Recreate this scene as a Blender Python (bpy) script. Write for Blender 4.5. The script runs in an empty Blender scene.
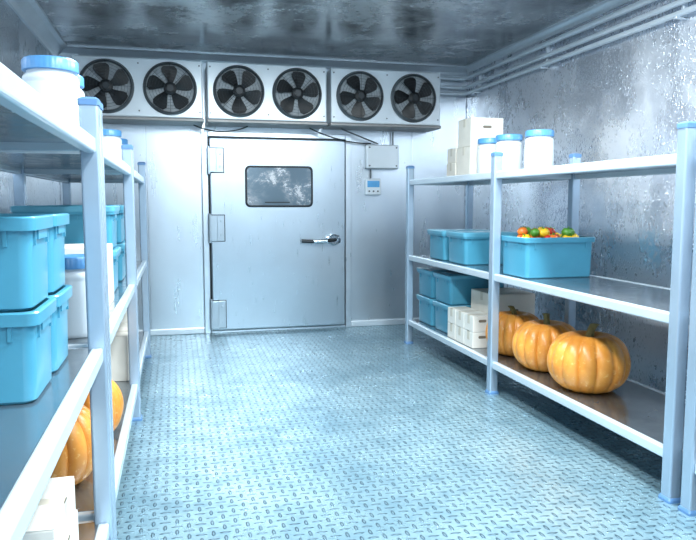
import bpy, bmesh, math, random
from mathutils import Vector, Matrix
random.seed(7)
scene = bpy.context.scene
scene.view_settings.view_transform = 'Standard'

# ---------------------------------------------------------------- helpers
def srgb(r, g, b):
    f = lambda c: (c/255/12.92) if c/255 <= 0.04045 else ((c/255+0.055)/1.055)**2.4
    return (f(r), f(g), f(b), 1)

class NT:
    def __init__(self, name):
        self.m = bpy.data.materials.new(name); self.m.use_nodes = True
        self.n = self.m.node_tree.nodes; self.l = self.m.node_tree.links
        self.b = self.n['Principled BSDF']
    def new(self, t, **kw):
        nd = self.n.new(t)
        for k, v in kw.items(): setattr(nd, k, v)
        return nd
    def put(self, sock, v):
        if hasattr(v, 'links') or isinstance(v, bpy.types.NodeSocket): self.l.new(v, sock)
        else: sock.default_value = v
    def math(self, op, a, b=None, c=None):
        nd = self.new('ShaderNodeMath', operation=op)
        self.put(nd.inputs[0], a)
        if b is not None: self.put(nd.inputs[1], b)
        if c is not None: self.put(nd.inputs[2], c)
        return nd.outputs[0]
    def coords(self, scale=(1, 1, 1)):
        tc = self.new('ShaderNodeTexCoord'); mp = self.new('ShaderNodeMapping')
        mp.inputs['Scale'].default_value = scale
        self.l.new(tc.outputs['Object'], mp.inputs[0]); return mp.outputs[0]
    def noise(self, co, scale, detail=3, rough=.5, dist=0):
        nd = self.new('ShaderNodeTexNoise'); self.l.new(co, nd.inputs['Vector'])
        nd.inputs['Scale'].default_value = scale; nd.inputs['Detail'].default_value = detail
        nd.inputs['Roughness'].default_value = rough; nd.inputs['Distortion'].default_value = dist
        return nd.outputs['Fac']
    def ramp(self, fac, a, b, ca=(0, 0, 0, 1), cb=(1, 1, 1, 1)):
        nd = self.new('ShaderNodeValToRGB'); self.l.new(fac, nd.inputs[0])
        e = nd.color_ramp.elements; e[0].position = a; e[0].color = ca; e[1].position = b; e[1].color = cb
        return nd.outputs[0]
    def maprange(self, fac, a, b, c, d):
        nd = self.new('ShaderNodeMapRange'); self.l.new(fac, nd.inputs[0])
        for i, v in enumerate((a, b, c, d)): nd.inputs[i+1].default_value = v
        return nd.outputs[0]
    def mix(self, fac, a, b):
        nd = self.new('ShaderNodeMix', data_type='RGBA')
        self.put(nd.inputs[0], fac); self.put(nd.inputs[6], a); self.put(nd.inputs[7], b)
        return nd.outputs[2]
    def bump(self, h, strength=.3, dist=.01):
        nd = self.new('ShaderNodeBump'); self.l.new(h, nd.inputs['Height'])
        nd.inputs['Strength'].default_value = strength; nd.inputs['Distance'].default_value = dist
        self.l.new(nd.outputs[0], self.b.inputs['Normal'])
    def set(self, col=None, rough=None, metal=None, spec=None):
        if col is not None: self.put(self.b.inputs['Base Color'], col)
        if rough is not None: self.put(self.b.inputs['Roughness'], rough)
        if metal is not None: self.put(self.b.inputs['Metallic'], metal)
        if spec is not None: self.b.inputs['Specular IOR Level'].default_value = spec

def simple(name, col, rough=.5, metal=0, var=.12, nscale=6, bump=0):
    t = NT(name); co = t.coords(); nz = t.noise(co, nscale, 4)
    d = tuple(c*(1-var) for c in col[:3])+(1,); u = tuple(min(1, c*(1+var)) for c in col[:3])+(1,)
    t.set(t.ramp(nz, .3, .7, d, u), rough, metal)
    if bump: t.bump(t.noise(co, nscale*12, 3), bump, .003)
    return t.m

def steel(name, col, r0, r1, metal=.85, stretch=(1, 1, 1), smudge=.3, dark=.6, fs=9):
    t = NT(name); co = t.coords(stretch); raw = t.coords()
    big = t.noise(raw, 1.1, 4, .55); fine = t.noise(co, fs, 4, .6)
    dk = tuple(c*dark for c in col[:3])+(1,)
    c = t.mix(t.ramp(big, .3, .65), dk, col)
    t.set(c, t.maprange(fine, .3, .7, r0, r1), metal)
    if smudge: t.bump(fine, smudge, .004)
    return t.m

M = {}
M['wall_back'] = steel('brushed_steel_back', srgb(220, 229, 237), .27, .30, .85, (3, 1, .5), smudge=0, dark=.88, fs=3)

# steel covered with condensation, frost and droplets
def wet_steel(name, lo, hi, bstr, dark):
    t = NT(name); raw = t.coords()
    v = t.new('ShaderNodeTexVoronoi'); t.l.new(t.coords((1, 1.35, .8)), v.inputs['Vector']); v.inputs['Scale'].default_value = 44
    drop = t.ramp(v.outputs['Distance'], .1, .5, (1, 1, 1, 1), (0, 0, 0, 1))
    area = t.ramp(t.noise(raw, 1.1, 9, .78), .42, .56)
    spk = t.ramp(t.noise(t.coords((1, 1.2, .7)), 24, 6, .75), .47, .54)
    frost = t.ramp(t.noise(t.coords((1, 1, .7)), 1.3, 8, .7, .2), .40, .66)
    big = t.noise(raw, .8, 3, .5); sm = t.noise(raw, 3, 6, .7, .6)
    wet = t.math('MULTIPLY', drop, t.math('MULTIPLY', area, spk))
    c = t.mix(t.ramp(big, .35, .65), lo, hi)
    c = t.mix(t.math('MULTIPLY', frost, .55), c, srgb(240, 243, 248))
    c = t.mix(t.math('MULTIPLY', wet, .78), c, dark)
    ro = t.math('ADD', t.maprange(sm, .3, .7, .16, .26), t.math('MULTIPLY', frost, .16))
    t.set(c, ro, t.math('SUBTRACT', .82, t.math('MULTIPLY', frost, .3)))
    h = t.math('ADD', t.math('MULTIPLY', sm, .2), wet)
    t.bump(h, bstr, .012); return t.m
M['wall_right'] = wet_steel('condensed_steel', srgb(206, 213, 226), srgb(236, 239, 245), .55, srgb(82, 94, 108))
M['wall_left'] = wet_steel('frosted_steel', srgb(186, 198, 211), srgb(222, 229, 236), .35, srgb(90, 104, 116))

# ceiling: stained satin steel with dull frost patches
t = NT('ceiling_steel'); raw = t.coords()
n1 = t.noise(raw, 1.5, 9, .72, .3); n2 = t.noise(raw, 4, 8, .75, .6)
c = t.ramp(n1, .40, .60, srgb(158, 162, 167), srgb(226, 228, 230))
c = t.mix(t.math('MULTIPLY', t.ramp(n2, .54, .64), .6), c, srgb(92, 95, 98))
t.set(c, t.maprange(n1, .4, .6, .14, .32), .78); t.bump(n2, .22, .01); M['ceiling'] = t.m

M['door'] = steel('door_steel', srgb(190, 202, 212), .27, .33, .9, (8, 1, .5), smudge=0, dark=.88)
M['plate'] = steel('shelf_steel', srgb(158, 167, 174), .12, .28, .88, smudge=.06, dark=.7)
M['trim'] = simple('trim_metal', srgb(218, 227, 234), .3, .5, .05)
M['post'] = simple('post_steel', srgb(172, 191, 208), .24, .55, .05)
M['rail'] = simple('rail_steel', srgb(208, 219, 227), .24, .35, .04)
M['cap'] = simple('cap_plastic', srgb(88, 126, 168), .4)
M['crate'] = simple('crate_teal_plastic', srgb(70, 142, 168), .28, 0, .06, 5, .04)
M['cratelid'] = simple('crate_lid_plastic', srgb(90, 158, 182), .28, 0, .05)
M['jar'] = simple('jar_plastic', srgb(212, 219, 223), .32, 0, .03)
M['jarlid'] = simple('jar_lid_plastic', srgb(80, 140, 192), .32, 0, .05)
M['carton'] = simple('cardboard', srgb(224, 219, 208), .75, 0, .05, 8, .15)
M['cartonw'] = simple('white_cardboard', srgb(222, 219, 211), .7, 0, .04, 8, .1)
M['tape'] = simple('packing_tape', srgb(202, 194, 178), .35)
M['slot'] = simple('carton_seam', srgb(120, 110, 96), .8)
M['white'] = simple('white_enamel', srgb(216, 222, 226), .3, .25, .03)
M['pan'] = simple('drip_pan_metal', srgb(138, 136, 134), .4, .5, .1)
M['black'] = simple('black_plastic', srgb(10, 11, 13), .4)
M['dgrey'] = simple('dark_grey', srgb(42, 47, 51), .4, .3)
M['mgrey'] = simple('shroud_grey', srgb(96, 101, 104), .35, .5)
M['hinge'] = simple('hinge_steel', srgb(178, 190, 199), .3, .7, .05)
M['fanback'] = simple('fan_coil_grey', srgb(150, 155, 158), .5, .3, .2, 30)
M['chrome'] = simple('chrome', srgb(215, 220, 225), .15, 1, .02)
M['lcd'] = simple('thermostat_display', srgb(90, 160, 210), .25)
M['led'] = simple('lamp_housing', srgb(235, 235, 235), .4)
M['stem'] = simple('pumpkin_stem_mat', srgb(134, 120, 72), .8, 0, .3, 20, .4)
M['red'] = simple('tomato_red', srgb(200, 44, 30), .3)
M['yellow'] = simple('pepper_yellow', srgb(238, 190, 40), .3)
M['green'] = simple('pepper_green', srgb(80, 140, 45), .35)
M['orange'] = simple('pepper_orange', srgb(228, 120, 40), .3)

t = NT('pumpkin_skin'); co = t.coords()
n1 = t.noise(co, 7, 5, .6); n2 = t.noise(co, 45, 3, .6)
c = t.ramp(n1, .3, .7, srgb(204, 120, 36), srgb(230, 158, 70))
c = t.mix(t.ramp(n2, .6, .72), c, srgb(240, 190, 120))
t.set(c, .34); t.bump(n2, .12, .006); M['pumpkin'] = t.m

t = NT('door_window_glass'); co = t.coords((1, 1, 1.3)); nz = t.noise(co, 5, 9, .78, .3)
n2 = t.noise(co, 2.3, 3)
fac = t.math('MULTIPLY', t.ramp(nz, .46, .58), t.ramp(n2, .42, .58))
c = t.mix(fac, srgb(118, 134, 145), srgb(184, 184, 186))
c = t.mix(t.ramp(nz, .60, .64), c, srgb(104, 102, 102))
t.set(c, t.maprange(fac, 0, 1, .08, .4), .35); M['glass'] = t.m

# diamond plate floor
t = NT('diamond_plate'); tc = t.new('ShaderNodeTexCoord'); sp = t.new('ShaderNodeSeparateXYZ')
t.l.new(tc.outputs['Object'], sp.inputs[0])
S = 1/.05
x = t.math('MULTIPLY', sp.outputs[0], S); y = t.math('MULTIPLY', sp.outputs[1], S)
fx = t.math('SUBTRACT', t.math('FRACT', x), .5); fy = t.math('SUBTRACT', t.math('FRACT', y), .5)
par = t.math('FLOORED_MODULO', t.math('ADD', t.math('FLOOR', x), t.math('FLOOR', y)), 2.0)
inv = t.math('SUBTRACT', 1, par)
lx = t.math('ADD', t.math('MULTIPLY', fx, par), t.math('MULTIPLY', fy, inv))
ly = t.math('ADD', t.math('MULTIPLY', fy, par), t.math('MULTIPLY', fx, inv))
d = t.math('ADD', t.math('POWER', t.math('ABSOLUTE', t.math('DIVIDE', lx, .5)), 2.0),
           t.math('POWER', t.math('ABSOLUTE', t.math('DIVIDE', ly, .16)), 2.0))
def sstep(src, a, b):
    h = t.new('ShaderNodeMapRange', interpolation_type='SMOOTHSTEP'); t.l.new(src, h.inputs[0])
    h.inputs[1].default_value = a; h.inputs[2].default_value = b; h.inputs[3].default_value = 0; h.inputs[4].default_value = 1
    return h.outputs[0]
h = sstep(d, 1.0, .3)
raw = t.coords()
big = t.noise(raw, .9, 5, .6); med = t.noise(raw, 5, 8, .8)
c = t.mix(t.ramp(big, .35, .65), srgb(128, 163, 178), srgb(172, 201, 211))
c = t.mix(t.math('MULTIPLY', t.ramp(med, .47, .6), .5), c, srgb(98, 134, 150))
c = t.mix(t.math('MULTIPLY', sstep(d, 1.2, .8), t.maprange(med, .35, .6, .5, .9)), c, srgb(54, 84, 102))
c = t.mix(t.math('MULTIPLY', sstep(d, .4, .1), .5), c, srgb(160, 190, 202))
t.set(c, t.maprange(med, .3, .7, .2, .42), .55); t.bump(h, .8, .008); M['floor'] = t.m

# ---------------------------------------------------------------- mesh tools
def finish(bm, name, mats, parent=None, loc=None, bevel=0, smooth=None, segs=2):
    bmesh.ops.recalc_face_normals(bm, faces=bm.faces)
    me = bpy.data.meshes.new(name); bm.to_mesh(me); bm.free()
    if not isinstance(mats, (list, tuple)): mats = [mats]
    for m in mats: me.materials.append(m)
    ob = bpy.data.objects.new(name, me); scene.collection.objects.link(ob)
    if loc is not None: ob.location = loc
    if parent is not None: ob.parent = parent
    if bevel:
        b = ob.modifiers.new('bevel', 'BEVEL'); b.width = bevel; b.segments = segs; b.limit_method = 'ANGLE'
    if smooth:
        for p in me.polygons: p.use_smooth = True
        try: me.set_sharp_from_angle(angle=math.radians(smooth))
        except Exception: pass
    return ob

def add_box(bm, x0, x1, y0, y1, z0, z1, mi=0):
    vs = [bm.verts.new(p) for p in [(x0, y0, z0), (x1, y0, z0), (x1, y1, z0), (x0, y1, z0), (x0, y0, z1), (x1, y0, z1), (x1, y1, z1), (x0, y1, z1)]]
    for f in [(0, 3, 2, 1), (4, 5, 6, 7), (0, 1, 5, 4), (1, 2, 6, 5), (2, 3, 7, 6), (3, 0, 4, 7)]:
        fc = bm.faces.new([vs[i] for i in f]); fc.material_index = mi

def box(name, x0, x1, y0, y1, z0, z1, mat, parent=None, bevel=0):
    bm = bmesh.new(); add_box(bm, x0, x1, y0, y1, z0, z1)
    return finish(bm, name, mat, parent, bevel=bevel)

def empty(name, loc=(0, 0, 0)):
    e = bpy.data.objects.new(name, None); e.empty_display_size = .1; e.location = loc
    scene.collection.objects.link(e); return e

def add_lathe(bm, prof, n=40, mi=0, fn=None, cap0=True, cap1=True, mat=None):
    rings = []
    for (r, z) in prof:
        ring = []
        for i in range(n):
            a = 2*math.pi*i/n
            rr = r*(fn(a, r, z) if fn else 1)
            p = Vector((rr*math.cos(a), rr*math.sin(a), z))
            if mat is not None: p = mat @ p
            ring.append(bm.verts.new(p))
        rings.append(ring)
    for k in range(len(rings)-1):
        for i in range(n):
            f = bm.faces.new([rings[k][i], rings[k][(i+1) % n], rings[k+1][(i+1) % n], rings[k+1][i]]); f.material_index = mi
    if cap0: bm.faces.new(rings[0][::-1]).material_index = mi
    if cap1: bm.faces.new(rings[-1]).material_index = mi

def rrect(hx, hy, r, seg=4):
    pts = []
    for cx, cy, a0 in [(hx-r, hy-r, 0), (-hx+r, hy-r, 90), (-hx+r, -hy+r, 180), (hx-r, -hy+r, 270)]:
        for i in range(seg+1):
            a = math.radians(a0+90*i/seg); pts.append((cx+r*math.cos(a), cy+r*math.sin(a)))
    return pts

def add_loft(bm, secs, mi=0, mat=None, closeends=True):
    rings = []
    for hx, hy, r, z in secs:
        ring = []
        for px, py in rrect(hx, hy, r):
            p = Vector((px, py, z))
            if mat is not None: p = mat @ p
            ring.append(bm.verts.new(p))
        rings.append(ring)
    n = len(rings[0])
    for k in range(len(rings)-1):
        for i in range(n):
            bm.faces.new([rings[k][i], rings[k][(i+1) % n], rings[k+1][(i+1) % n], rings[k+1][i]]).material_index = mi
    if closeends:
        bm.faces.new(rings[0][::-1]).material_index = mi; bm.faces.new(rings[-1]).material_index = mi

def tube(name, pts, rad, mat, parent=None, res=6):
    cu = bpy.data.curves.new(name, 'CURVE'); cu.dimensions = '3D'; cu.bevel_depth = rad; cu.bevel_resolution = res; cu.use_fill_caps = True
    s = cu.splines.new('POLY'); s.points.add(len(pts)-1)
    for i, p in enumerate(pts): s.points[i].co = (*p, 1)
    tmp = bpy.data.objects.new('tmp', cu); scene.collection.objects.link(tmp)
    me = bpy.data.meshes.new_from_object(tmp); bpy.data.objects.remove(tmp)
    me.materials.clear(); me.materials.append(mat)
    for p in me.polygons: p.use_smooth = True
    me.set_sharp_from_angle(angle=math.radians(60))
    ob = bpy.data.objects.new(name, me); scene.collection.objects.link(ob)
    if parent is not None: ob.parent = parent
    return ob

# ---------------------------------------------------------------- room
XL, XR, YB, YF, ZC = -1.12, 3.28, 7.40, -1.6, 2.94
T = .1
box('floor', XL-T, XR+T, YF-T, YB+T, -T, 0, M['floor'])
box('ceiling', XL-T, XR+T, YF-T, YB+T, ZC, ZC+T, M['ceiling'])
box('wall_left', XL-T, XL, YF-T, YB+T, 0, ZC, M['wall_left'])
box('wall_right', XR, XR+T, YF-T, YB+T, 0, ZC, M['wall_right'])
box('wall_front', XL, XR, YF-T, YF, 0, ZC, M['wall_back'])
bm = bmesh.new()
add_box(bm, XL, XR, YB+.01, YB+T, 0, ZC)
for a, b in [(XL, -.28), (-.28, .28), (1.9, 2.62), (2.62, XR)]:
    add_box(bm, a+.004, b-.004, YB, YB+.012, 0, ZC)
add_box(bm, .28, 1.9, YB, YB+.012, 2.15, ZC)
finish(bm, 'wall_back', M['wall_back'], bevel=.003)
def cove(name, pts_fn, a, b):
    bm = bmesh.new(); prof = [(0, 0), (0, -.13), (.02, -.13), (.035, -.09), (.09, -.035), (.13, -.02), (.13, 0)]
    r0 = [bm.verts.new(pts_fn(u, v, a)) for u, v in prof]; r1 = [bm.verts.new(pts_fn(u, v, b)) for u, v in prof]
    n = len(prof)
    for i in range(n): bm.faces.new([r0[i], r0[(i+1) % n], r1[(i+1) % n], r1[i]])
    bm.faces.new(r0[::-1]); bm.faces.new(r1)
    finish(bm, name, M['trim'])
cove('trim_1', lambda u, v, s: (XR-u*.5, s, ZC+v*.5), YF, YB)
cove('trim_2', lambda u, v, s: (XL+u, s, ZC+v), YF, YB)
cove('trim_3', lambda u, v, s: (s, YB-u*.7, ZC+v*.7), XL, XR)
bm = bmesh.new(); add_box(bm, XL, .28, YB-.03, YB, 0, .07); add_box(bm, 1.9, XR, YB-.03, YB, 0, .07)
finish(bm, 'baseboard_back', M['trim'], bevel=.01)
box('baseboard_right', XR-.03, XR, YF, YB-.03, 0, .07, M['trim'], bevel=.01)
box('baseboard_left', XL, XL+.03, YF, YB-.03, 0, .07, M['trim'], bevel=.01)

# ---------------------------------------------------------------- door
door = empty('door_1', (1.09, YB, 0))
def D(ob): ob.parent = door; ob.matrix_parent_inverse = Matrix.Translation((-1.09, -YB, 0)); return ob
bm = bmesh.new()
add_box(bm, .28, .345, YB-.045, YB+.01, 0, 2.15); add_box(bm, 1.835, 1.9, YB-.045, YB+.01, 0, 2.15); add_box(bm, .345, 1.835, YB-.045, YB+.01, 2.095, 2.15)
add_box(bm, .345, 1.835, YB-.03, YB+.01, 0, .025)
D(finish(bm, 'frame', M['wall_back'], bevel=.006))
bm = bmesh.new(); add_box(bm, .345, 1.835, YB-.012, YB+.01, .025, 2.095)
D(finish(bm, 'gasket', M['dgrey']))
bm = bmesh.new(); add_box(bm, .36, 1.82, YB-.085, YB-.012, .04, 2.08)
D(finish(bm, 'panel', M['door'], bevel=.012))
RX = Matrix.Translation((1.09, YB-.085, 1.575)) @ Matrix.Rotation(math.radians(90), 4, 'X')
bm = bmesh.new(); add_loft(bm, [(.365, .22, .05, 0), (.365, .22, .05, .014), (.357, .212, .045, .02), (.347, .202, .035, .02), (.342, .197, .035, .008)], mat=RX)
D(finish(bm, 'window_gasket', M['dgrey'], smooth=35))
bm = bmesh.new(); add_loft(bm, [(.345, .2, .033, .005), (.345, .2, .033, .0125)], mat=RX)
D(finish(bm, 'window_glass', M['glass'], smooth=35))
bm = bmesh.new(); add_box(bm, .93, 1.2, YB-.107, YB-.097, 1.40, 1.412)
D(finish(bm, 'window_latch', M['dgrey'], bevel=.002))
for i, (z0, z1) in enumerate([(1.72, 1.97), (1.0, 1.27), (.07, .36)]):
    bm = bmesh.new()
    add_box(bm, .355, .425, YB-.135, YB-.08, z0, z1); add_box(bm, .425, .50, YB-.105, YB-.08, z0, z1)
    add_lathe(bm, [(.018, z0-.02), (.018, z1+.02)], 14, mat=Matrix.Translation((.35, YB-.115, 0)))
    for zz in (z0+.06, z1-.06):
        add_lathe(bm, [(.012, 0), (.012, .008)], 10, mat=Matrix.Translation((.465, YB-.105, zz)) @ Matrix.Rotation(math.radians(90), 4, 'X'))
    D(finish(bm, 'hinge_%d' % (i+1), M['hinge'], bevel=.006))
    bm = bmesh.new(); add_box(bm, .345, .508, YB-.087, YB-.08, z0-.008, z1+.008)
    D(finish(bm, 'hinge_gasket_%d' % (i+1), M['dgrey']))
bm = bmesh.new()
HM = Matrix.Translation((1.68, YB-.085, 1.0)) @ Matrix.Rotation(math.radians(90), 4, 'X')
add_loft(bm, [(.085, .045, .03, 0), (.085, .045, .03, .015), (.07, .035, .025, .025)], mat=HM)
add_lathe(bm, [(.06, .0), (.06, .05), (.048, .06)], 24, mat=HM)
D(finish(bm, 'handle_rose', M['chrome'], smooth=35))
D(tube('handle_lever', [(1.70, YB-.13, 1.0), (1.66, YB-.155, .995), (1.55, YB-.16, .985), (1.42, YB-.155, .985), (1.32, YB-.14, .99)], .02, M['dgrey']))
D(tube('handle_grip', [(1.60, YB-.16, .987), (1.45, YB-.156, .985)], .024, M['chrome']))

# ---------------------------------------------------------------- fan units
def fan_unit(x0, x1):
    cx = (x0+x1)/2; z0, z1, y0 = 2.2, 2.79, 7.0
    e = empty('evaporator_fan_unit', (cx, YB, z0))
    def P(o): o.parent = e; o.matrix_parent_inverse = Matrix.Translation((-cx, -YB, -z0)); return o
    P(box('housing', x0, x1, y0, YB, z0+.03, z1, M['white'], bevel=.012))
    P(box('drip_pan', x0-.008, x1+.008, y0-.012, YB-.02, z0, z0+.03, M['pan'], bevel=.006))
    bm = bmesh.new()
    for sx in (x0+.03, cx, x1-.03):
        for zz in (z0+.09, z1-.05):
            add_lathe(bm, [(.008, 0), (.008, .006)], 8, mat=Matrix.Translation((sx, y0, zz)) @ Matrix.Rotation(math.radians(90), 4, 'X'))
    P(finish(bm, 'screws', M['mgrey']))
    for k, fx in enumerate((cx-.295, cx+.295)):
        FM = Matrix.Translation((fx, y0, (z0+z1)/2+.015)) @ Matrix.Rotation(math.radians(90), 4, 'X')
        bm = bmesh.new()
        add_lathe(bm, [(.256, .0), (.256, .012), (.246, .018), (.24, .045), (.234, .05), (.229, .042), (.227, .004)], 48, 0, mat=FM, cap0=False, cap1=False)
        P(finish(bm, 'fan_shroud_%d' % (k+1), M['mgrey'], smooth=35))
        bm = bmesh.new(); add_lathe(bm, [(.228, .001), (.228, .005)], 40, mat=FM)
        P(finish(bm, 'fan_backing_%d' % (k+1), M['fanback']))
        bm = bmesh.new()
        add_lathe(bm, [(.062, .008), (.062, .036), (.047, .044)], 24, 0, mat=FM)
        nb = 5; off = random.uniform(0, 1.2)
        for b in range(nb):
            a0 = off+2*math.pi*b/nb; rows = []
            for r, w, sw in [(.045, .38, 0), (.08, .38, .05), (.12, .42, .1), (.16, .43, .14), (.195, .4, .16), (.218, .26, .17)]:
                row = []
                for s in (-1, -.3, .3, 1):
                    a = a0+sw+s*w; row.append(bm.verts.new(FM @ Vector((r*math.cos(a), r*math.sin(a), .024+.012*s))))
                rows.append(row)
            for i in range(len(rows)-1):
                for j in range(3): bm.faces.new([rows[i][j], rows[i][j+1], rows[i+1][j+1], rows[i+1][j]])
        P(finish(bm, 'fan_blades_%d' % (k+1), M['black'], smooth=40))
        bm = bmesh.new()
        for r in [.055+.029*i for i in range(7)]:
            nn, mm = 40, 5; vv = []; wr = .0014
            for i in range(nn):
                a = 2*math.pi*i/nn
                vv.append([bm.verts.new(FM @ Vector(((r+wr*math.cos(2*math.pi*j/mm))*math.cos(a), (r+wr*math.cos(2*math.pi*j/mm))*math.sin(a), .06-.1*r*r+wr*math.sin(2*math.pi*j/mm)))) for j in range(mm)])
            for i in range(nn):
                for j in range(mm): bm.faces.new([vv[i][j], vv[(i+1) % nn][j], vv[(i+1) % nn][(j+1) % mm], vv[i][(j+1) % mm]])
        for i in range(8):
            a = 2*math.pi*i/8
            Rm = FM @ Matrix.Rotation(a, 4, 'Z') @ Matrix.Translation((.035, 0, .0585)) @ Matrix.Rotation(math.radians(91.5), 4, 'Y')
            add_lathe(bm, [(.002, 0), (.002, .2)], 6, mat=Rm)
        add_lathe(bm, [(.032, .057), (.032, .063)], 20, mat=FM)
        P(finish(bm, 'fan_grill_%d' % (k+1), M['dgrey'], smooth=50))
    return e
fan_unit(-.92, .29); fan_unit(.335, 1.545); fan_unit(1.59, 2.80)

cb = empty('control_box', (2.245, YB, 1.9))
def C(o): o.parent = cb; o.matrix_parent_inverse = Matrix.Translation((-2.245, -YB, -1.9)); return o
C(box('enclosure', 2.06, 2.43, YB-.112, YB-.002, 1.78, 2.04, M['white'], bevel=.012))
C(box('cover_seam', 2.057, 2.433, YB-.052, YB-.047, 1.777, 2.043, M['mgrey']))
bm = bmesh.new()
for xx, zz in [(2.09, 1.81), (2.40, 1.81), (2.09, 2.01), (2.40, 2.01)]:
    add_lathe(bm, [(.01, 0), (.01, .006)], 10, mat=Matrix.Translation((xx, YB-.112, zz)) @ Matrix.Rotation(math.radians(90), 4, 'X'))
C(finish(bm, 'screws', M['mgrey']))
th = empty('thermostat', (2.15, YB, 1.58))
def H(o): o.parent = th; o.matrix_parent_inverse = Matrix.Translation((-2.15, -YB, -1.58)); return o
H(box('case', 2.06, 2.24, YB-.062, YB-.002, 1.49, 1.67, M['white'], bevel=.012))
H(box('display', 2.08, 2.22, YB-.066, YB-.057, 1.575, 1.645, M['lcd']))
bm = bmesh.new()
for i in range(3): add_lathe(bm, [(.01, 0), (.01, .008)], 10, mat=Matrix.Translation((2.10+.05*i, YB-.062, 1.53)) @ Matrix.Rotation(math.radians(90), 4, 'X'))
H(finish(bm, 'buttons', M['mgrey']))
def sag(a, b, s, n=14):
    a, b = Vector(a), Vector(b)
    return [tuple(a.lerp(b, i/n)-Vector((0, 0, s*4*(i/n)*(1-i/n)))) for i in range(n+1)]
tube('power_cable', sag((.2, YB-.2, 2.19), (.75, YB-.2, 2.19), .06), .007, M['dgrey'], res=3)
tube('power_cable', sag((1.40, YB-.2, 2.19), (2.12, YB-.05, 2.055), .04), .007, M['dgrey'], res=3)
tube('power_cable', sag((1.75, YB-.2, 2.19), (2.2, YB-.05, 2.055), .0), .008, M['mgrey'], res=3)
tube('power_cable', [(2.38, YB-.04, 2.046), (2.38, YB-.04, 2.19)], .009, M['mgrey'], res=3)
tube('power_cable', [(2.13, YB-.02, 1.774), (2.13, YB-.02, 1.675)], .009, M['mgrey'], res=3)

pr = empty('refrigerant_pipe', (XR, 3, 2.7))
def R(o): o.parent = pr; o.matrix_parent_inverse = Matrix.Translation((-XR, -3, -2.7)); return o
for i, (z, rr) in enumerate([(2.80, .024), (2.70, .02), (2.63, .02)]):
    pts = [(XR-.06, YF+.02, z), (XR-.06, YB-.13, z)]
    for k in range(1, 6):
        a = math.pi/2*k/5; pts.append((XR-.06-.07*(1-math.cos(a)), YB-.13+.07*math.sin(a), z))
    pts.append((2.815, YB-.06, z))
    R(tube('pipe_%d' % (i+1), pts, rr, M['trim'], res=5))
bm = bmesh.new()
for yy in (.5, 2.2, 3.9, 5.6, 7.0): add_box(bm, XR-.09, XR-.001, yy, yy+.025, 2.595, 2.61); add_box(bm, XR-.035, XR-.001, yy, yy+.025, 2.6, 2.83)
R(finish(bm, 'pipe_clips', M['trim'], bevel=.003))

# ---------------------------------------------------------------- shelving
LV = [.22, .865, 1.6]
TOPS = [.2405, .8855, 1.6205]
def shelving(xa, xb, ys, ztop=1.74):
    e = empty('shelving_unit', ((xa+xb)/2, (ys[0]+ys[-1])/2, 0)); c = Vector(e.location)
    def P(o): o.parent = e; o.matrix_parent_inverse = Matrix.Translation(-c); return o
    w = .032
    bmp = bmesh.new(); bmc = bmesh.new()
    for yy in ys:
        for xx in (xa, xb):
            add_box(bmp, xx-w, xx+w, yy-w, yy+w, .012, ztop)
            add_loft(bmc, [(w+.003, w+.003, .008, ztop-.006), (w+.003, w+.003, .008, ztop+.014), (w-.008, w-.008, .008, ztop+.022)], mat=Matrix.Translation((xx, yy, 0)))
            add_loft(bmc, [(w+.008, w+.008, .01, 0), (w+.008, w+.008, .01, .012), (w+.003, w+.003, .01, .022)], mat=Matrix.Translation((xx, yy, 0)))
    P(finish(bmp, 'posts', M['post'], bevel=.009, segs=3)); P(finish(bmc, 'post_caps_and_feet', M['cap']))
    bmr = bmesh.new(); bms = bmesh.new()
    for z in LV:
        for a, b in zip(ys[:-1], ys[1:]):
            for xx in (xa, xb): add_box(bmr, xx-.02, xx+.02, a+w, b-w, z-.028, z+.024)
        for yy in ys: add_box(bmr, xa+w, xb-w, yy-.018, yy+.018, z-.025, z+.018)
        add_box(bms, xa+.02, xb-.02, ys[0]+.01, ys[-1]-.01, z+.004, z+.02)
    P(finish(bmr, 'rails', M['rail'], bevel=.008, segs=3)); P(finish(bms, 'shelf_plates', M['plate']))
YS = [2.63, 4.51, 6.37]
shelving(2.24, 2.87, YS)
shelving(2.24, 2.87, [-1.2, .66, 2.50])
shelving(-.91, -.28, YS)
shelving(-.91, -.28, [-1.2, .70, 2.545])

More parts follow.
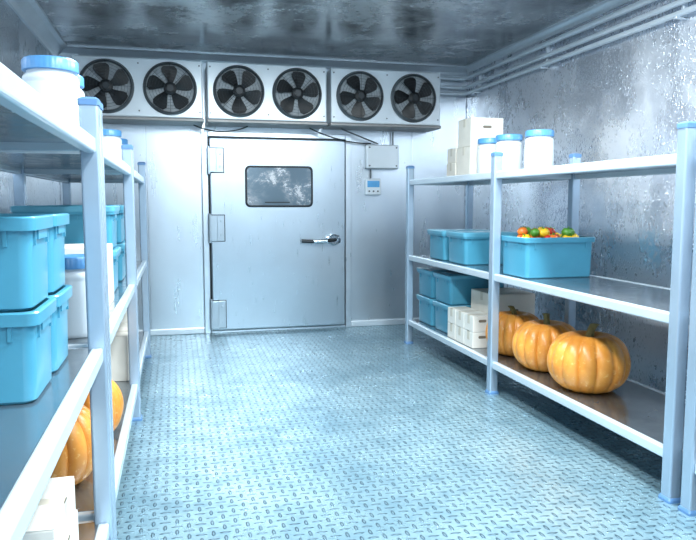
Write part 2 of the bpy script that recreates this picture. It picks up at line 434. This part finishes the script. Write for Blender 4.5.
# ---------------------------------------------------------------- goods
def crate(cx, cy, z, hx=.27, hy=.2, h=.27, lid=False, veg=False):
    e = empty('storage_crate', (cx, cy, z))
    bm = bmesh.new(); r = .03; tp = .010
    zr = h-.035 if not lid else h-.05
    top = h if not lid else h-.022
    add_loft(bm, [(hx-tp-.008, hy-tp-.008, r, 0), (hx-tp, hy-tp, r, .008), (hx-.006, hy-.006, r, zr), (hx+.008, hy+.008, r, zr), (hx+.009, hy+.009, r, top-.004), (hx+.005, hy+.005, r, top),
                  (hx-.008, hy-.008, r, top), (hx-.02, hy-.02, r, zr-.05), (hx-tp-.01, hy-tp-.01, r, .012)])
    for sx in (-1, 1):
        for yy in (-.6, .6):
            add_box(bm, sx*(hx-.006)-.006, sx*(hx-.006)+.006, yy*hy-.005, yy*hy+.005, zr-.04, zr+.002)
        add_box(bm, sx*(hx-.008)-.004, sx*(hx-.008)+.010, -.06, .06, zr-.025, zr+.002)
    for sy in (-1, 1):
        for xx in (-.75, .75):
            add_box(bm, xx*hx-.005, xx*hx+.005, sy*(hy-.006)-.006, sy*(hy-.006)+.006, zr-.04, zr+.002)
        add_box(bm, -.07, .07, sy*(hy-.008)-.004, sy*(hy-.008)+.010, zr-.025, zr+.002)
    finish(bm, 'bin', M['crate'], e, smooth=30)
    if lid:
        bm = bmesh.new()
        add_loft(bm, [(hx+.012, hy+.012, r, h-.034), (hx+.014, hy+.014, r, h-.008), (hx+.008, hy+.008, r, h-.002), (hx-.02, hy-.02, r, h-.002), (hx-.03, hy-.03, r, h-.008), (hx-.05, hy-.05, r, h-.008), (hx-.055, hy-.055, r, h)])
        finish(bm, 'lid', M['cratelid'], e, smooth=30)
    if veg:
        bm = bmesh.new()
        for layer, (zz, cnt) in enumerate([(h-.075, 34), (h-.015, 30), (h+.028, 14)]):
            for i in range(cnt):
                s = 1-.1*layer
                px = random.uniform(-1, 1)*(hx-.065)*s; py = random.uniform(-1, 1)*(hy-.065)*s
                rr = random.uniform(.03, .04); mi = random.choice([0, 3, 3, 1, 2, 0, 2, 1]); ph = random.uniform(0, 6)
                rot = Matrix.Translation((px, py, zz)) @ Matrix.Rotation(random.uniform(-.7, .7), 4, 'X') @ Matrix.Rotation(random.uniform(-.7, .7), 4, 'Y')
                add_lathe(bm, [(rr*.2, -rr*.85), (rr*.75, -rr*.65), (rr, 0), (rr*.8, rr*.6), (rr*.3, rr*.78), (rr*.06, rr*.65)], 15, mi, fn=lambda a, r_, z_, ph=ph: 1+.06*math.cos(3*a+ph), mat=rot)
                add_lathe(bm, [(.004, rr*.6), (.005, rr*1.15)], 6, 2, mat=rot)
                if i % 3 == 0:
                    for q in range(5):
                        a = q*1.257
                        v0 = [bm.verts.new(rot @ Vector(p)) for p in [(0, 0, rr*.82), (.6*rr*math.cos(a-.25), .6*rr*math.sin(a-.25), rr*.84), (1.0*rr*math.cos(a), 1.0*rr*math.sin(a), rr*.75), (.6*rr*math.cos(a+.25), .6*rr*math.sin(a+.25), rr*.84)]]
                        bm.faces.new(v0).material_index = 2
        finish(bm, 'vegetables', [M['red'], M['yellow'], M['green'], M['orange']], e, smooth=60)
    return e

def jar(cx, cy, z, r=.1, h=.31):
    e = empty('plastic_jar', (cx, cy, z))
    bm = bmesh.new()
    add_lathe(bm, [(r*.9, 0), (r*.97, .006), (r, .02), (r, h*.68), (r*.985, h*.70), (r*.985, h*.72), (r, h*.74), (r*.97, h*.79), (r*.88, h*.825), (r*.84, h*.83), (r*.84, h*.86)], 48)
    finish(bm, 'body', M['jar'], e, smooth=40)
    bm = bmesh.new()
    add_lathe(bm, [(r*.96, h*.855), (r*.98, h*.86), (r*.98, h*.975), (r*.93, h), (r*.85, h), (r*.83, h*.992)], 96,
              fn=lambda a, r_, z_: 1+(.012*math.cos(32*a) if h*.858 < z_ < h*.98 else 0))
    finish(bm, 'lid', M['jarlid'], e, smooth=40)
    return e

def carton(cx, cy, z, sx, sy, h, white=False, rot=0):
    e = empty('cardboard_carton', (cx, cy, z)); e.rotation_euler[2] = math.radians(rot)
    hx, hy = sx/2, sy/2
    bm = bmesh.new(); add_box(bm, -hx, hx, -hy, hy, 0, h-.004)
    finish(bm, 'body', M['cartonw' if white else 'carton'], e, bevel=.004)
    bm = bmesh.new()
    add_box(bm, -hx+.001, hx-.001, -hy+.001, -.0015, h-.004, h); add_box(bm, -hx+.001, hx-.001, .0015, hy-.001, h-.004, h)
    finish(bm, 'flaps', M['cartonw' if white else 'carton'], e, bevel=.001)
    bm = bmesh.new(); w = min(.022, hy*.3)
    add_box(bm, -hx-.0012, hx+.0012, -w, w, h-.001, h+.0004)
    for s in (-1, 1): add_box(bm, s*hx-.0012, s*hx+.0012, -w, w, h-.07, h+.0004)
    finish(bm, 'tape', M['tape'], e)
    bm = bmesh.new()
    HMx = lambda s: Matrix.Translation((0, s*hy, h*.68)) @ Matrix.Rotation(math.radians(90), 4, 'X')
    for s in (-1, 1): add_loft(bm, [(min(.04, hx*.4), .011, .0109, -.0012), (min(.04, hx*.4), .011, .0109, .0012)], mat=HMx(s))
    finish(bm, 'hand_slots', M['slot'], e)
    return e

def pumpkin(cx, cy, z, r, h, rot=0, lobes=14):
    e = empty('pumpkin', (cx, cy, z)); e.rotation_euler[2] = rot
    bm = bmesh.new(); prof = []; n = 22
    for i in range(n+1):
        ph = -math.pi/2+math.pi*i/n
        rr = r*(math.cos(ph)**.72 if i not in (0, n) else 0)
        zz = h/2+h/2*math.sin(ph)
        dimp = math.exp(-((rr/r)/.32)**2)
        zz += (-.13*h*dimp if ph > 0 else .08*h*dimp)
        prof.append((max(rr, .012*r), zz))
    zmin = min(p[1] for p in prof); prof = [(a, b-zmin) for a, b in prof]
    rnd = [random.uniform(.85, 1.15) for _ in range(lobes)]
    def fn(a, r_, z_):
        u = a/(2*math.pi)*lobes; k = int(u) % lobes; f = abs(math.sin(math.pi*u))
        return 1-.09*(1-f**.6)*rnd[k]+.02*math.sin(2*a+rot)
    add_lathe(bm, prof, lobes*10, fn=fn)
    finish(bm, 'flesh', M['pumpkin'], e, smooth=80)
    bm = bmesh.new(); rings = []; n = 12; zt = prof[-1][1]-.01
    for k, (rad, zz, ox) in enumerate([(.17, 0, 0), (.12, .03, 0), (.085, .09, .01), (.08, .19, .03), (.085, .27, .07), (.1, .31, .10)]):
        rings.append([bm.verts.new((ox*r*2+rad*r*(1+.15*math.cos(math.pi*i))*math.cos(2*math.pi*i/n), rad*r*(1+.15*math.cos(math.pi*i))*math.sin(2*math.pi*i/n), zt+zz*r*1.25)) for i in range(n)])
    for k in range(len(rings)-1):
        for i in range(n): bm.faces.new([rings[k][i], rings[k][(i+1) % n], rings[k+1][(i+1) % n], rings[k+1][i]])
    bm.faces.new(rings[0][::-1]); bm.faces.new(rings[-1])
    finish(bm, 'stem', M['stem'], e, smooth=50)

B, Mi, Tp = TOPS
# right, top shelf
carton(2.59, 5.54, Tp, .31, .28, .26); carton(2.59, 5.54, Tp+.2608, .30, .27, .24)
carton(2.56, 5.83, Tp, .24, .2, .14); carton(2.56, 5.83, Tp+.1408, .23, .19, .13)
jar(2.55, 5.26, Tp, .105); jar(2.56, 4.95, Tp, .105); jar(2.62, 4.59, Tp, .105)
# right, middle shelf
crate(2.55, 4.33, Mi, .262, .19, .28, veg=True)
crate(2.575, 5.38, Mi, .27, .19, .27, lid=True); crate(2.575, 5.84, Mi, .27, .19, .27, lid=True)
# right, bottom shelf
for yy in (5.68, 6.12):
    crate(2.575, yy, B, .27, .19, .265, lid=True); crate(2.575, yy, B+.266, .27, .19, .265, lid=True)
carton(2.66, 5.20, B, .38, .42, .42)
for yy in (5.38, 5.20, 5.025): carton(2.36, yy, B, .165, .165, .13, True); carton(2.36, yy, B+.1308, .165, .165, .13, True)
pumpkin(2.48, 3.68, B, .255, .38, .3); pumpkin(2.50, 4.21, B, .24, .36, 1.2); pumpkin(2.51, 4.69, B, .222, .35, 2.0)
# left, middle shelf
for yy in (1.985, 2.30):
    crate(-.60, yy, Mi, .25, .142, .24); crate(-.60, yy, Mi+.2405, .25, .142, .24)
jar(-.40, 2.82, Mi); jar(-.64, 2.85, Mi)
carton(-.56, 3.3, Mi, .4, .32, .32); carton(-.5, 3.68, Mi, .34, .3, .3)
for yy in (4.2, 4.85, 5.3, 5.75):
    crate(-.595, yy, Mi, .255, .19, .25, lid=True); crate(-.595, yy, Mi+.251, .255, .19, .25, lid=True)
# left, bottom shelf
carton(-.53, 2.14, B, .38, .4, .14, True); carton(-.53, 2.14, B+.1408, .37, .38, .12, True)
pumpkin(-.54, 2.93, B, .225, .36, .8); pumpkin(-.47, 3.5, B, .2, .33, 2.2); pumpkin(-.6, 3.98, B, .19, .31, .1)
carton(-.5, 4.75, B, .36, .34, .3); carton(-.5, 5.25, B, .36, .34, .24); carton(-.55, 5.75, B, .36, .4, .34)
# left, top shelf
jar(-.44, 2.80, Tp); jar(-.46, 3.12, Tp); jar(-.47, 5.35, Tp); jar(-.47, 6.05, Tp); jar(-.68, 5.7, Tp)

# ---------------------------------------------------------------- lamps
def lamp(x, y, power, sx=.3, sy=1.4):
    e = empty('ceiling_lamp', (x, y, ZC))
    bm = bmesh.new(); add_loft(bm, [(sx/2+.03, sy/2+.03, .02, -.05), (sx/2+.03, sy/2+.03, .02, -.01), (sx/2+.02, sy/2+.02, .02, 0)])
    finish(bm, 'housing', M['led'], e)
    l = bpy.data.lights.new('tube', 'AREA'); l.shape = 'RECTANGLE'; l.size = sx; l.size_y = sy; l.energy = power; l.color = (.88, .965, 1)
    o = bpy.data.objects.new('tube', l); scene.collection.objects.link(o); o.parent = e; o.location = (0, 0, -.055)
for yy, pw in ((-.6, 65), (1.6, 82), (3.6, 104)):
    for xx in (.55, 1.8): lamp(xx, yy, pw)

w = bpy.data.worlds.new('world'); scene.world = w; w.use_nodes = True
w.node_tree.nodes['Background'].inputs[0].default_value = (.7, .8, .9, 1); w.node_tree.nodes['Background'].inputs[1].default_value = .5

# ---------------------------------------------------------------- camera
cd = bpy.data.cameras.new('camera'); cam = bpy.data.objects.new('camera', cd); scene.collection.objects.link(cam)
cd.sensor_fit = 'HORIZONTAL'; cd.sensor_width = 36; cd.lens = 36*680/696; cd.clip_start = .02
cam.location = (0, 0, 1.4)
cam.rotation_euler = (math.radians(90-5.63), 0, math.radians(-14.2))
scene.camera = cam
